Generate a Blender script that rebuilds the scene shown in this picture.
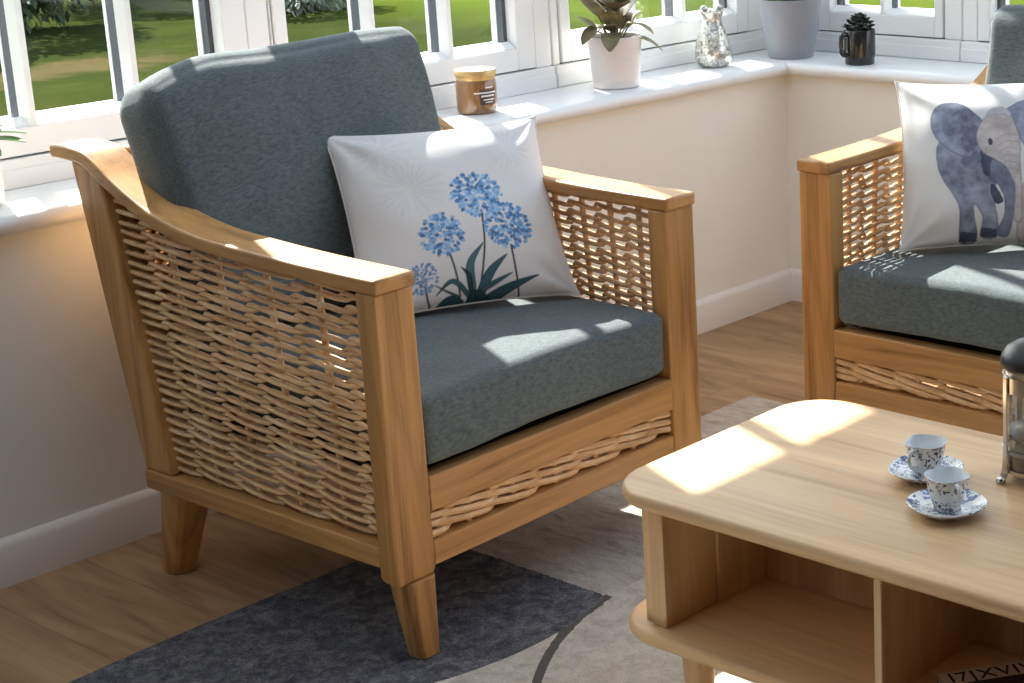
import bpy, bmesh, math, random
import numpy as np
from mathutils import Vector, Matrix, noise
random.seed(7)
C = bpy.context
for o in list(bpy.data.objects): bpy.data.objects.remove(o, do_unlink=True)
scn = C.scene
col = scn.collection
PI = math.pi
R = math.radians

# ------------------------------------------------------------------ camera
cam = bpy.data.cameras.new('camera'); camo = bpy.data.objects.new('camera', cam); col.objects.link(camo)
camo.location = (-3.652, -2.920, 1.295)
yaw, pitch, roll = R(38.179), R(-14.760), R(-1.404)
fw = Vector((math.cos(yaw)*math.cos(pitch), math.sin(yaw)*math.cos(pitch), math.sin(pitch)))
rt0 = Vector((math.sin(yaw), -math.cos(yaw), 0)); up0 = rt0.cross(fw)
rt = math.cos(roll)*rt0 + math.sin(roll)*up0; up = -math.sin(roll)*rt0 + math.cos(roll)*up0
m = Matrix((rt, up, -fw)).transposed().to_4x4(); m.translation = camo.location; camo.matrix_world = m
cam.sensor_width = 36; cam.lens = 1757.19*36/1024
cam.shift_x = -(804.573-512)/1024; cam.shift_y = (275.924-341.5)/1024
cam.clip_start = .05; cam.clip_end = 200
scn.camera = camo
# ------------------------------------------------------------------ light
SUN_AZ = Vector((.37, 1.0)).normalized(); SUN_EL = R(42)
sund = Vector((SUN_AZ.x*math.cos(SUN_EL), SUN_AZ.y*math.cos(SUN_EL), math.sin(SUN_EL)))
sl = bpy.data.lights.new('sun', 'SUN'); sl.energy = 3.1; sl.angle = R(.6); sl.color = (1, .965, .92)
so = bpy.data.objects.new('sun', sl); col.objects.link(so); so.location = sund*8
so.rotation_euler = (-sund).to_track_quat('-Z', 'Y').to_euler()
w = bpy.data.worlds.new('World'); scn.world = w; w.use_nodes = True
nt = w.node_tree; nt.nodes.clear()
wo = nt.nodes.new('ShaderNodeOutputWorld'); bg = nt.nodes.new('ShaderNodeBackground')
sky = nt.nodes.new('ShaderNodeTexSky'); sky.sky_type = 'HOSEK_WILKIE'; sky.sun_direction = sund; sky.turbidity = 6; sky.ground_albedo = .4
hs_ = nt.nodes.new('ShaderNodeHueSaturation'); hs_.inputs['Saturation'].default_value = .6
nt.links.new(sky.outputs[0], hs_.inputs['Color']); nt.links.new(hs_.outputs[0], bg.inputs[0]); nt.links.new(bg.outputs[0], wo.inputs[0])
bg.inputs[1].default_value = 2.6
scn.view_settings.view_transform = 'Standard'; scn.view_settings.look = 'None'
scn.view_settings.gamma = 1; scn.view_settings.use_curve_mapping = False
scn.view_settings.exposure = 2.68

# ------------------------------------------------------------------ materials
def lin(c):
    return tuple(((v/255)/12.92 if v/255 <= .04045 else ((v/255+.055)/1.055)**2.4) for v in c)
class NM:
    def __init__(s, name, rough=.5, spec=.5):
        s.m = bpy.data.materials.new(name); s.m.use_nodes = True; s.t = s.m.node_tree
        s.b = s.t.nodes['Principled BSDF']; s.b.inputs['Roughness'].default_value = rough
        s.b.inputs['Specular IOR Level'].default_value = spec
    def n(s, typ, **kw):
        x = s.t.nodes.new('ShaderNode'+typ)
        for k, v in kw.items():
            if k in x.inputs: x.inputs[k].default_value = v
            else: setattr(x, k, v)
        return x
    def l(s, a, b): s.t.links.new(a, b)
    def coord(s, scale=(1, 1, 1), rot=(0, 0, 0)):
        tc = s.n('TexCoord'); mp = s.n('Mapping'); mp.inputs['Scale'].default_value = scale; mp.inputs['Rotation'].default_value = rot
        s.l(tc.outputs['Object'], mp.inputs['Vector']); return mp.outputs[0]
    def noise(s, vec, scale, detail=4, rough=.55, dist=0):
        x = s.n('TexNoise'); x.inputs['Scale'].default_value = scale; x.inputs['Detail'].default_value = detail
        x.inputs['Roughness'].default_value = rough; x.inputs['Distortion'].default_value = dist
        s.l(vec, x.inputs['Vector']); return x.outputs['Fac']
    def ramp(s, fac, stops):
        x = s.n('ValToRGB'); e = x.color_ramp.elements
        while len(e) < len(stops): e.new(.5)
        for k, (p, c) in enumerate(stops): e[k].position = p; e[k].color = (*c, 1) if len(c) == 3 else c
        s.l(fac, x.inputs['Fac']); return x.outputs['Color']
    def mix(s, fac, a, b, blend='MIX'):
        x = s.n('Mix', data_type='RGBA', blend_type=blend)
        for v, sock in ((fac, x.inputs[0]), (a, x.inputs[6]), (b, x.inputs[7])):
            if hasattr(v, 'is_linked') : s.l(v, sock)
            else: sock.default_value = v if not isinstance(v, tuple) else ((*v, 1) if len(v) == 3 else v)
        return x.outputs[2]
    def math(s, op, a, b=None):
        x = s.n('Math', operation=op)
        for v, sock in ((a, x.inputs[0]), (b, x.inputs[1])):
            if v is None: continue
            if hasattr(v, 'is_linked'): s.l(v, sock)
            else: sock.default_value = v
        return x.outputs[0]
    def bump(s, h, strength=.2, dist=.002):
        x = s.n('Bump'); x.inputs['Strength'].default_value = strength; x.inputs['Distance'].default_value = dist
        s.l(h, x.inputs['Height']); s.l(x.outputs[0], s.b.inputs['Normal'])
    def color(s, c):
        if hasattr(c, 'is_linked'): s.l(c, s.b.inputs['Base Color'])
        else: s.b.inputs['Base Color'].default_value = (*c, 1)
        return s.m

def wood(name, base, dark, axis, rough=.42, streak=1.0, fine=1.0):
    k = NM(name, rough, .4)
    sc = [26, 26, 26]; sc[axis] = 1.6
    v = k.coord(tuple(sc))
    g = k.noise(v, 1.0*streak, 5, .6, .8)
    sc2 = [140, 140, 140]; sc2[axis] = 4
    f = k.noise(k.coord(tuple(sc2)), 1.0*fine, 3, .6, 0)
    sc3 = [7, 7, 7]; sc3[axis] = .8
    big = k.noise(k.coord(tuple(sc3)), 1, 2, .5, .3)
    mid = tuple((a*.6+b*.4) for a, b in zip(base, dark)); hi = tuple(min(1, a*1.12) for a in base)
    c1 = k.ramp(g, [(.30, dark), (.42, mid), (.56, base), (.75, hi)])
    c2 = k.ramp(big, [(.3, tuple(x*.86 for x in (1, 1, 1))), (.7, (1.06, 1.06, 1.06))])
    c = k.mix(1.0, c1, c2, 'MULTIPLY')
    c3 = k.ramp(f, [(.3, (.88, .88, .88)), (.6, (1, 1, 1))])
    c = k.mix(1.0, c, c3, 'MULTIPLY')
    k.bump(g, .08, .001)
    return k.color(c)
TEAK = [wood('teak_%s' % 'xyz'[a], lin((198, 147, 89)), lin((120, 76, 39)), a) for a in range(3)]
OAK = [wood('oak_%s' % 'xyz'[a], lin((229, 189, 143)), lin((204, 160, 114)), a, .38, .8) for a in range(3)]

def plain(name, c, rough=.5, spec=.5, bump=None, var=0.0, vs=6, metal=0, coat=0):
    k = NM(name, rough, spec); v = k.coord()
    nz = k.noise(v, vs, 3)
    cc = k.ramp(nz, [(.3, tuple(x*(1-var) for x in c)), (.7, tuple(min(1, x*(1+var)) for x in c))])
    if bump: k.bump(k.noise(v, bump[0], 3), bump[1], bump[2])
    k.b.inputs['Metallic'].default_value = metal; k.b.inputs['Coat Weight'].default_value = coat
    return k.color(cc)
M = {}
M['wall'] = plain('wall_paint', lin((240, 239, 231)), .8, .2, (220, .12, .001), .015)
M['fillcut'] = plain('fill_cut_dark_paint', lin((88, 84, 80)), .8, .2, (220, .12, .001), .015)  # kept dark on unseen surfaces to cut bounced fill light
M['ceil'] = plain('ceiling_paint', lin((240, 238, 232)), .85, .2, (220, .08, .001), .01)
M['skirt'] = plain('gloss_white_paint', lin((232, 229, 222)), .4, .4, (60, .04, .001), .01)
M['upvc'] = plain('white_upvc', lin((240, 240, 238)), .28, .5, (40, .02, .001), .008)
M['sill'] = plain('white_sill_board', lin((238, 240, 241)), .3, .5, (40, .02, .001), .008)
M['spacer'] = plain('grey_spacer_bar', lin((74, 77, 86)), .45, .5, None, .03)
M['gap'] = plain('dark_gasket', lin((70, 70, 74)), .7, .3, None, .03)

k = NM('window_glass', .02); k.t.nodes.remove(k.b)
out = k.t.nodes['Material Output']; tr = k.n('BsdfTransparent'); gl = k.n('BsdfGlossy'); mx = k.n('MixShader'); fr = k.n('Fresnel')
fr.inputs['IOR'].default_value = 1.35; gl.inputs['Roughness'].default_value = .02
tr.inputs['Color'].default_value = (.96, .97, .96, 1)
k.l(k.math('MULTIPLY', fr.outputs[0], .35), mx.inputs[0]); k.l(tr.outputs[0], mx.inputs[1]); k.l(gl.outputs[0], mx.inputs[2]); k.l(mx.outputs[0], out.inputs[0])
M['glass'] = k.m
def clear_glass(name, tint, rough=.02):
    k = NM(name, rough); k.t.nodes.remove(k.b)
    out = k.t.nodes['Material Output']; tr = k.n('BsdfTransparent'); gl = k.n('BsdfGlossy'); mx = k.n('MixShader'); fr = k.n('LayerWeight')
    fr.inputs['Blend'].default_value = .25; gl.inputs['Roughness'].default_value = rough
    v = k.coord((1, 1, 1)); nz = k.noise(v, 30, 2)
    tc = k.ramp(nz, [(.3, tint), (.7, tuple(min(1, t*1.02) for t in tint))]); k.l(tc, tr.inputs['Color'])
    k.l(fr.outputs['Facing'], mx.inputs[0]); k.l(tr.outputs[0], mx.inputs[1]); k.l(gl.outputs[0], mx.inputs[2]); k.l(mx.outputs[0], out.inputs[0])
    return k.m
M['beaker'] = clear_glass('beaker_glass', (.93, .94, .93))
M['vaseglass'] = clear_glass('pot_glass', (.90, .92, .88))

def fabric(name, base, dark, sc=420, bump=.5, rough=.9):
    k = NM(name, rough, .15)
    a = k.noise(k.coord((sc, sc*.14, sc)), 1, 2); b = k.noise(k.coord((sc*.14, sc, sc*.3)), 1, 2)
    s = k.math('ADD', a, b); s = k.math('MULTIPLY', s, .5)
    c = k.ramp(s, [(.36, dark), (.62, base)])
    big = k.ramp(k.noise(k.coord((5, 5, 5)), 1, 3), [(.3, (.9, .9, .9)), (.7, (1.06, 1.06, 1.06))])
    c = k.mix(1.0, c, big, 'MULTIPLY')
    k.bump(s, bump, .0015)
    k.b.inputs['Sheen Weight'].default_value = .15
    return k.color(c)
M['linen'] = fabric('grey_linen', lin((107, 116, 116)), lin((76, 84, 86)), 640)
M['pillow'] = fabric('white_cotton', lin((232, 229, 224)), lin((220, 216, 210)), 500, .2)

def print_mat(name):
    k = NM(name, .85, .15)
    at = k.n('Attribute'); at.attribute_name = 'print'
    a = k.noise(k.coord((500, 90, 500)), 1, 2)
    c = k.mix(1.0, at.outputs['Color'], k.ramp(a, [(.3, (.95, .95, .95)), (.7, (1, 1, 1))]), 'MULTIPLY')
    k.bump(a, .15, .001)
    return k.color(c)
M['print'] = print_mat('printed_cotton')

def wicker_mat():
    k = NM('willow_cane', .5, .35)
    a = k.noise(k.coord((9, 9, 40)), 1, 4); b = k.noise(k.coord((60, 60, 160)), 1, 3)
    c = k.ramp(a, [(.28, lin((196, 152, 106))), (.5, lin((228, 186, 138))), (.72, lin((246, 214, 172)))])
    c = k.mix(1.0, c, k.ramp(b, [(.3, (.84, .82, .8)), (.6, (1, 1, 1))]), 'MULTIPLY')
    k.bump(b, .25, .001)
    return k.color(c)
M['cane'] = wicker_mat()
M['deck'] = plain('black_webbing', lin((40, 36, 32)), .9, .2, (300, .2, .001), .1)

def floor_mat():
    k = NM('oak_laminate', .42, .35)
    tc = k.n('TexCoord'); sx = k.n('SeparateXYZ'); k.l(tc.outputs['Object'], sx.inputs[0])
    X, Y = sx.outputs[0], sx.outputs[1]
    u = k.math('DIVIDE', k.math('ADD', X, 12.108), .192); iu = k.math('FLOOR', u); fu = k.math('FRACT', u)
    wn = k.n('TexWhiteNoise', noise_dimensions='1D'); k.l(iu, wn.inputs['W'])
    yy = k.math('ADD', k.math('DIVIDE', Y, 1.3), k.math('MULTIPLY', wn.outputs['Value'], 7.3)); iy = k.math('FLOOR', yy); fy = k.math('FRACT', yy)
    idn = k.math('ADD', k.math('MULTIPLY', iu, 3.17), k.math('MULTIPLY', iy, 17.3))
    w2 = k.n('TexWhiteNoise', noise_dimensions='1D'); k.l(idn, w2.inputs['W'])
    off = k.math('MULTIPLY', w2.outputs['Value'], 9.0)
    cx = k.n('CombineXYZ'); k.l(k.math('ADD', X, off), cx.inputs[0]); k.l(Y, cx.inputs[1]); k.l(off, cx.inputs[2])
    mp = k.n('Mapping'); mp.inputs['Scale'].default_value = (16, 1.5, 1); k.l(cx.outputs[0], mp.inputs['Vector'])
    g = k.noise(mp.outputs[0], 1, 5, .6, 1.6)
    mp2 = k.n('Mapping'); mp2.inputs['Scale'].default_value = (120, 5, 1); k.l(cx.outputs[0], mp2.inputs['Vector'])
    f = k.noise(mp2.outputs[0], 1, 3)
    c = k.ramp(g, [(.26, lin((122, 92, 62))), (.42, lin((158, 124, 88))), (.58, lin((178, 144, 106))), (.76, lin((192, 160, 122)))])
    c = k.mix(1.0, c, k.ramp(f, [(.3, (.9, .9, .9)), (.65, (1, 1, 1))]), 'MULTIPLY')
    c = k.mix(1.0, c, k.ramp(w2.outputs['Value'], [(0, (.9, .89, .87)), (1, (1.05, 1.04, 1.02))]), 'MULTIPLY')
    g1 = k.math('LESS_THAN', fu, .012); g2 = k.math('LESS_THAN', fy, .0015); gp = k.math('MAXIMUM', g1, g2)
    c = k.mix(k.math('MULTIPLY', gp, .6), c, lin((96, 68, 44)))
    k.bump(g, .05, .001)
    return k.color(c)
M['floor'] = floor_mat()

def rug_mat():
    k = NM('rug_pile', .95, .1)
    tc = k.n('TexCoord'); sx = k.n('SeparateXYZ'); k.l(tc.outputs['Object'], sx.inputs[0]); X, Y = sx.outputs[0], sx.outputs[1]
    ed = k.math('MULTIPLY', k.math('SUBTRACT', k.noise(tc.outputs['Object'], 60, 3), .5), .016)
    Xn = k.math('ADD', X, ed); Yn = k.math('ADD', Y, ed)
    fine = k.noise(tc.outputs['Object'], 260, 3, .7); mid = k.noise(tc.outputs['Object'], 38, 4, .65, .6)
    mpg = k.n('Mapping'); mpg.inputs['Scale'].default_value = (26, 9, 9); k.l(tc.outputs['Object'], mpg.inputs['Vector'])
    big = k.noise(mpg.outputs[0], 1, 5, .65, 1.2)
    slate = k.ramp(k.math('ADD', k.math('MULTIPLY', mid, .6), k.math('MULTIPLY', fine, .4)), [(.36, lin((66, 68, 76))), (.5, lin((100, 101, 107))), (.64, lin((140, 139, 140)))])
    grey = k.ramp(big, [(.3, lin((160, 144, 130))), (.45, lin((190, 180, 168))), (.65, lin((210, 203, 194)))])
    beige = k.ramp(mid, [(.3, lin((186, 179, 166))), (.6, lin((216, 210, 198)))])
    f2 = k.ramp(fine, [(.3, (.86, .86, .86)), (.65, (1.03, 1.03, 1.03))])
    # parabola limiting the slate field, and the dark stroke
    t = k.math('ADD', Xn, 1.89); par = k.math('SUBTRACT', k.math('MULTIPLY', k.math('MULTIPLY', t, t), .95), .972)
    left = k.math('LESS_THAN', Xn, -1.70); upp = k.math('GREATER_THAN', Y, par)
    msl = k.math('MULTIPLY', left, upp)
    low = k.math('LESS_THAN', Yn, -.94); low = k.math('MAXIMUM', low, left)
    c = k.mix(low, grey, beige)
    s = k.math('SUBTRACT', -1.697, Xn)
    st = k.math('SUBTRACT', k.math('SUBTRACT', -.943, k.math('MULTIPLY', s, .09)), k.math('MULTIPLY', k.math('MULTIPLY', s, s), 1.17))
    dl = k.math('ABSOLUTE', k.math('SUBTRACT', Yn, st)); ln = k.math('MULTIPLY', k.math('LESS_THAN', dl, .0095), k.math('GREATER_THAN', s, 0.0))
    c = k.mix(k.math('MULTIPLY', ln, .9), c, lin((84, 80, 78)))
    c = k.mix(msl, c, slate)
    c = k.mix(1.0, c, f2, 'MULTIPLY')
    h = k.math('ADD', fine, mid)
    k.bump(h, .7, .006)
    return k.color(c)
M['rug'] = rug_mat()

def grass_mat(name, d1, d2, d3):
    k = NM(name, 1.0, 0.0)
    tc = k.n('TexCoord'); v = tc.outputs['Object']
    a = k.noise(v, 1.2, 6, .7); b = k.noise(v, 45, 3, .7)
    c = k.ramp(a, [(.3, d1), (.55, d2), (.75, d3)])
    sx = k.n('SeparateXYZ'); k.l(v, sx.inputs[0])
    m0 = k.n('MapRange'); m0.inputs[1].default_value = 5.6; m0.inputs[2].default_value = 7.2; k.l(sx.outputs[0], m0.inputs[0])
    c = k.mix(m0.outputs[0], c, k.ramp(a, [(.3, (.058, .082, .012)), (.7, (.082, .108, .018))]))  # brighter along x: stronger daylight there painted into the grass colour
    wob = k.math('MULTIPLY', k.math('SUBTRACT', k.noise(v, 1.6, 5, .65), .5), 1.9)
    dy = k.math('ABSOLUTE', k.math('SUBTRACT', k.math('ADD', sx.outputs[1], wob), 8.55))
    m1 = k.n('MapRange'); m1.inputs[1].default_value = .55; m1.inputs[2].default_value = .2; k.l(dy, m1.inputs[0])
    m2 = k.n('MapRange'); m2.inputs[1].default_value = 3.9; m2.inputs[2].default_value = 3.2; k.l(k.math('ADD', sx.outputs[0], wob), m2.inputs[0])
    c = k.mix(k.math('MULTIPLY', k.math('MULTIPLY', m1.outputs[0], m2.outputs[0]), .85), c, (.085, .066, .032))
    c = k.mix(1.0, c, k.ramp(b, [(.3, (.75, .8, .7)), (.7, (1.1, 1.1, 1.05))]), 'MULTIPLY')
    k.bump(b, .6, .02)
    return k.color(c)
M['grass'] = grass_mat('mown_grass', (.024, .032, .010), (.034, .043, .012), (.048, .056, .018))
M['sungrass'] = grass_mat('painted_sun_grass', (.072, .100, .010), (.090, .122, .014), (.11, .14, .02))  # brighter sunlight on the side lawn painted into its base colour
def leaf_mat(name, c1, c2, c3, sc=14, rough=.45):
    k = NM(name, rough, .4); a = k.noise(k.coord(), sc, 3)
    k.b.inputs['Subsurface Weight'].default_value = 0
    return k.color(k.ramp(a, [(.3, c1), (.5, c2), (.72, c3)]))
M['shrubdark'] = leaf_mat('dark_leaves', lin((30, 42, 26)), lin((46, 62, 36)), lin((74, 92, 56)), 5, .6)
M['shrubgrey'] = leaf_mat('grey_green_leaves', lin((70, 84, 72)), lin((104, 116, 98)), lin((140, 148, 128)), 5, .6)
M['shrubpink'] = leaf_mat('pink_blossom', lin((120, 92, 92)), lin((160, 128, 126)), lin((196, 170, 164)), 8, .6)
M['shrubgreen'] = leaf_mat('green_leaves', lin((60, 92, 34)), lin((92, 128, 46)), lin((130, 164, 66)), 5, .6)
M['bark'] = plain('bark', lin((86, 70, 54)), .9, .2, (30, .5, .01), .2)
M['leafA'] = leaf_mat('variegated_leaf', lin((84, 84, 54)), lin((124, 120, 84)), lin((196, 184, 148)), 26)
M['leafB'] = leaf_mat('bronze_leaf', lin((78, 66, 50)), lin((108, 98, 72)), lin((132, 124, 90)), 22)
M['leafG'] = leaf_mat('fresh_green_leaf', lin((70, 108, 48)), lin((96, 140, 62)), lin((140, 172, 96)), 18)
M['leafC'] = leaf_mat('cactus_green', lin((44, 62, 36)), lin((66, 88, 50)), lin((104, 122, 78)), 40)
M['blackleaf'] = leaf_mat('black_green_leaf', lin((22, 26, 22)), lin((36, 42, 34)), lin((70, 76, 62)), 60, .25)
M['soil'] = plain('potting_soil', lin((46, 36, 30)), .95, .1, (120, .8, .004), .3, 60)
M['whitepot'] = plain('white_ceramic', lin((232, 226, 222)), .45, .4, None, .02)
M['greypot'] = plain('grey_ceramic', lin((148, 152, 160)), .55, .35, (160, .15, .001), .03, 30)
M['blackgloss'] = plain('black_glaze', lin((40, 40, 38)), .12, .6, None, .08)
def mosaic():
    k = NM('silver_mosaic', .22, .5)
    vo = k.n('TexVoronoi'); vo.inputs['Scale'].default_value = 115; k.l(k.coord(), vo.inputs['Vector'])
    sp = k.n('SeparateColor'); k.l(vo.outputs['Color'], sp.inputs[0])
    c = k.ramp(sp.outputs[0], [(0, lin((140, 140, 136))), (.25, lin((196, 196, 188))), (.55, lin((226, 224, 212))), (.85, lin((244, 242, 232)))])
    ve = k.n('TexVoronoi', feature='DISTANCE_TO_EDGE'); ve.inputs['Scale'].default_value = 115; k.l(k.coord(), ve.inputs['Vector'])
    e = k.math('LESS_THAN', ve.outputs[0], .05)
    c = k.mix(k.math('MULTIPLY', e, .6), c, lin((120, 116, 108)))
    k.b.inputs['Metallic'].default_value = .55
    k.bump(vo.outputs['Color'], .5, .002)
    return k.color(c)
M['mosaic'] = mosaic()
M['amber'] = plain('amber_jar_glass', lin((138, 100, 66)), .12, .5, None, .1, 20, 0, .5)
M['goldlid'] = plain('gold_lid', lin((204, 172, 116)), .3, .5, None, .05, 20, .35)
M['labelbrown'] = plain('dark_label', lin((74, 62, 56)), .5, .4, None, .08, 60)
M['labelwhite'] = plain('label_white', lin((226, 222, 216)), .5, .3, None, .03)
def china():
    k = NM('blue_printed_china', .18, .5)
    v = k.coord()
    a = k.noise(v, 95, 3, .6, 1.2); b = k.noise(v, 40, 3, .6)
    msk = k.math('MULTIPLY', k.math('GREATER_THAN', a, .54), k.math('GREATER_THAN', b, .45))
    hue = k.ramp(k.noise(v, 60, 2), [(.4, lin((70, 82, 112))), (.6, lin((130, 152, 194)))])
    return k.color(k.mix(msk, lin((238, 238, 238)), hue))
M['china'] = china()
def china2():
    k = NM('grey_printed_china', .18, .5)
    v = k.coord()
    a = k.noise(v, 120, 3, .6, 1.5); b = k.noise(v, 45, 3, .6)
    msk = k.math('MULTIPLY', k.math('GREATER_THAN', a, .53), k.math('GREATER_THAN', b, .45))
    hue = k.ramp(k.noise(v, 60, 2), [(.4, lin((58, 62, 74))), (.6, lin((120, 126, 142)))])
    return k.color(k.mix(msk, lin((240, 240, 238)), hue))
M['china2'] = china2()
M['chinain'] = plain('white_china', lin((238, 240, 242)), .15, .5, None, .01)
M['blackplastic'] = plain('black_plastic', lin((44, 46, 48)), .35, .5, None, .05)
M['steel'] = plain('polished_steel', lin((196, 192, 186)), .18, .5, None, .04, 20, 1)
M['mesh'] = plain('plunger_steel', lin((150, 142, 134)), .4, .5, None, .2, 90, .9)
M['coffee'] = plain('coffee_dregs', lin((92, 78, 66)), .6, .3, (90, .5, .004), .35, 70)
M['paper'] = plain('book_paper', lin((222, 214, 200)), .8, .2, None, .04, 50)
M['bookcover'] = plain('book_cover', lin((206, 190, 172)), .55, .3, None, .05, 30)
M['bookdark'] = plain('book_back_cover', lin((60, 48, 42)), .55, .3, None, .08, 30)
M['ink'] = plain('black_ink', lin((44, 36, 32)), .6, .3, None, .05, 30)

# ------------------------------------------------------------------ mesh helpers
def tag(o, label=None, cat=None, group=None, kind=None):
    if label: o['label'] = label
    if cat: o['category'] = cat
    if group: o['group'] = group
    if kind: o['kind'] = kind
    return o
def empty(name, loc, rz=0, **kw):
    o = bpy.data.objects.new(name, None); col.objects.link(o); o.location = loc; o.rotation_euler = (0, 0, rz)
    o.empty_display_size = .05
    return tag(o, **kw)
class MB:
    def __init__(s, off=(0, 0, 0)):
        s.v = []; s.f = []; s.mi = []; s.off = Vector(off)
    def add(s, vs, fs, mi=0):
        b = len(s.v); s.v += [Vector(p)-s.off for p in vs]; s.f += [[i+b for i in q] for q in fs]; s.mi += [mi]*len(fs)
    def hexa(s, p, mi=0):      # 8 points: bottom 4 (ccw), top 4
        s.add(p, [(3, 2, 1, 0), (4, 5, 6, 7), (0, 1, 5, 4), (1, 2, 6, 5), (2, 3, 7, 6), (3, 0, 4, 7)], mi)
    def box(s, x0, x1, y0, y1, z0, z1, mi=0):
        s.hexa([(x0, y0, z0), (x1, y0, z0), (x1, y1, z0), (x0, y1, z0), (x0, y0, z1), (x1, y0, z1), (x1, y1, z1), (x0, y1, z1)], mi)
    def loft(s, rings, cap=True, mi=0, closed=True):
        n = len(rings[0]); vs = [p for r in rings for p in r]; fs = []
        for i in range(len(rings)-1):
            for j in range(n if closed else n-1):
                j2 = (j+1) % n; fs.append((i*n+j, i*n+j2, (i+1)*n+j2, (i+1)*n+j))
        if cap: fs.append(tuple(range(n-1, -1, -1))); fs.append(tuple(range((len(rings)-1)*n, len(rings)*n)))
        s.add(vs, fs, mi)
    def tube(s, pts, r, sides=6, mi=0, cap=True):
        pts = [Vector(p) for p in pts]; rings = []
        for i, p in enumerate(pts):
            t = (pts[min(i+1, len(pts)-1)]-pts[max(i-1, 0)]).normalized()
            a = t.cross(Vector((0, 0, 1)));
            if a.length < .05: a = t.cross(Vector((0, 1, 0)))
            a.normalize(); b = t.cross(a); rr = r[i] if isinstance(r, (list, tuple)) else r
            rings.append([p+rr*(math.cos(2*PI*k/sides)*a+math.sin(2*PI*k/sides)*b) for k in range(sides)])
        s.loft(rings, cap, mi)
    def lathe(s, prof, c=(0, 0, 0), n=32, mi=0, cap=True, shape=None):
        rings = []
        for (r, z) in prof:
            ring = []
            for k in range(n):
                t = 2*PI*k/n; q = 1.0
                if shape: q = shape(t, z)
                ring.append((c[0]+r*q*math.cos(t), c[1]+r*q*math.sin(t), c[2]+z))
            rings.append(ring)
        s.loft(rings, cap, mi)
    def build(s, name, mat, parent=None, bevel=0, smooth=40, segs=2, **kw):
        me = bpy.data.meshes.new(name); me.from_pydata([tuple(p) for p in s.v], [], s.f)
        for mm in (mat if isinstance(mat, (list, tuple)) else [mat]): me.materials.append(mm)
        if len(set(s.mi)) > 1: me.polygons.foreach_set('material_index', s.mi)
        bm = bmesh.new(); bm.from_mesh(me); bmesh.ops.recalc_face_normals(bm, faces=bm.faces); bm.to_mesh(me); bm.free()
        me.polygons.foreach_set('use_smooth', [True]*len(me.polygons)); me.set_sharp_from_angle(angle=R(smooth)); me.update()
        o = bpy.data.objects.new(name, me); col.objects.link(o)
        if parent: o.parent = parent
        if bevel:
            b = o.modifiers.new('bevel', 'BEVEL'); b.width = bevel; b.segments = segs; b.limit_method = 'ANGLE'; b.angle_limit = R(35); b.harden_normals = False
        return tag(o, **kw)

def lerp(a, b, t): return a+(b-a)*t
def interp(pts, x):
    if x <= pts[0][0]: return pts[0][1]
    for (a, b), (c, d) in zip(pts, pts[1:]):
        if x <= c: return b+(d-b)*(x-a)/(c-a)
    return pts[-1][1]
def smoothcurve(pts, n):
    P = [Vector(p) for p in pts]; P = [2*P[0]-P[1]]+P+[2*P[-1]-P[-2]]; out = []
    seg = len(P)-3
    for i in range(n+1):
        x = i/n*seg; k = min(int(x), seg-1); t = x-k
        a, b, c, d = P[k:k+4]
        out.append(.5*((2*b)+(c-a)*t+(2*a-5*b+4*c-d)*t*t+(3*b-a-3*c+d)*t**3))
    return out

# ------------------------------------------------------------------ room shell
FX0, FY0 = -6.2, -6.0
b = MB(); b.box(FX0, 0.0, FY0, 0.0, -.12, 0); b.build('floor', M['floor'], kind='structure')
SZ = .659; SB = .186; WT = 2.165
b = MB(); b.box(FX0, .30, 0, .30, -.3, SZ-.036); b.box(FX0, .30, 0, .30, WT, 2.62); b.build('wall_left', M['wall'], kind='structure')
b = MB(); b.box(0, .30, FY0, 0, -.3, SZ-.036); b.box(0, .30, FY0, 0, WT, 2.62); b.build('wall_right', M['wall'], kind='structure')
b = MB(); b.loft([[(x, .30, 2.5), (x, -1.25, 4.2), (x, -1.25, 4.34), (x, .30, 2.64)] for x in (FX0, .30)])  # unseen steep slope, shaped to block sun from an invented roof opening
b.box(FX0, -2.3, -2.9, -1.25, 2.5, 2.62); b.build('sun_block_ceiling', M['ceil'], kind='structure')  # unseen flat part narrows that opening to dim the left side
b = MB(); b.box(FX0, .0, FY0, -2.9, 2.5, 2.62); b.build('fill_cut_ceiling', M['fillcut'], kind='structure')  # added dark slab out of view, closes the opening and cuts bounce
b = MB(); b.hexa([(.0, FY0, 2.5), (.30, FY0, 2.5), (.30, .30, 2.5), (.0, .30, 2.5), (.0, FY0, 2.62), (.30, FY0, 2.62), (.30, .30, 2.62), (.0, .30, 2.62)]); b.build('trim_5', M['wall'], kind='structure')
b = MB(); b.box(FX0-.2, FX0, FY0, .30, -.3, 2.62); b.build('added_wall_front', M['fillcut'], kind='structure')  # wall added out of view, dark to limit fill light
b = MB(); b.box(FX0, .30, FY0-.2, FY0, -.3, 2.62); b.build('added_wall_back', M['fillcut'], kind='structure')  # second added unseen wall, dark so less light bounces back
# skirting boards
def skirt(name, P):
    prof = [(0, 0), (.016, 0), (.016, .072), (.011, .082), (.004, .086), (0, .086)]
    b = MB(); b.loft([[P(0, n, z) for n, z in prof], [P(1, n, z) for n, z in prof]]); b.build(name, M['skirt'], kind='structure')
skirt('baseboard_left', lambda t, n, z: (lerp(FX0, -.016 if n > .01 else -n, t), -n, z))
skirt('baseboard_right', lambda t, n, z: (-n, lerp(FY0, -.0, t), z))
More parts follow.
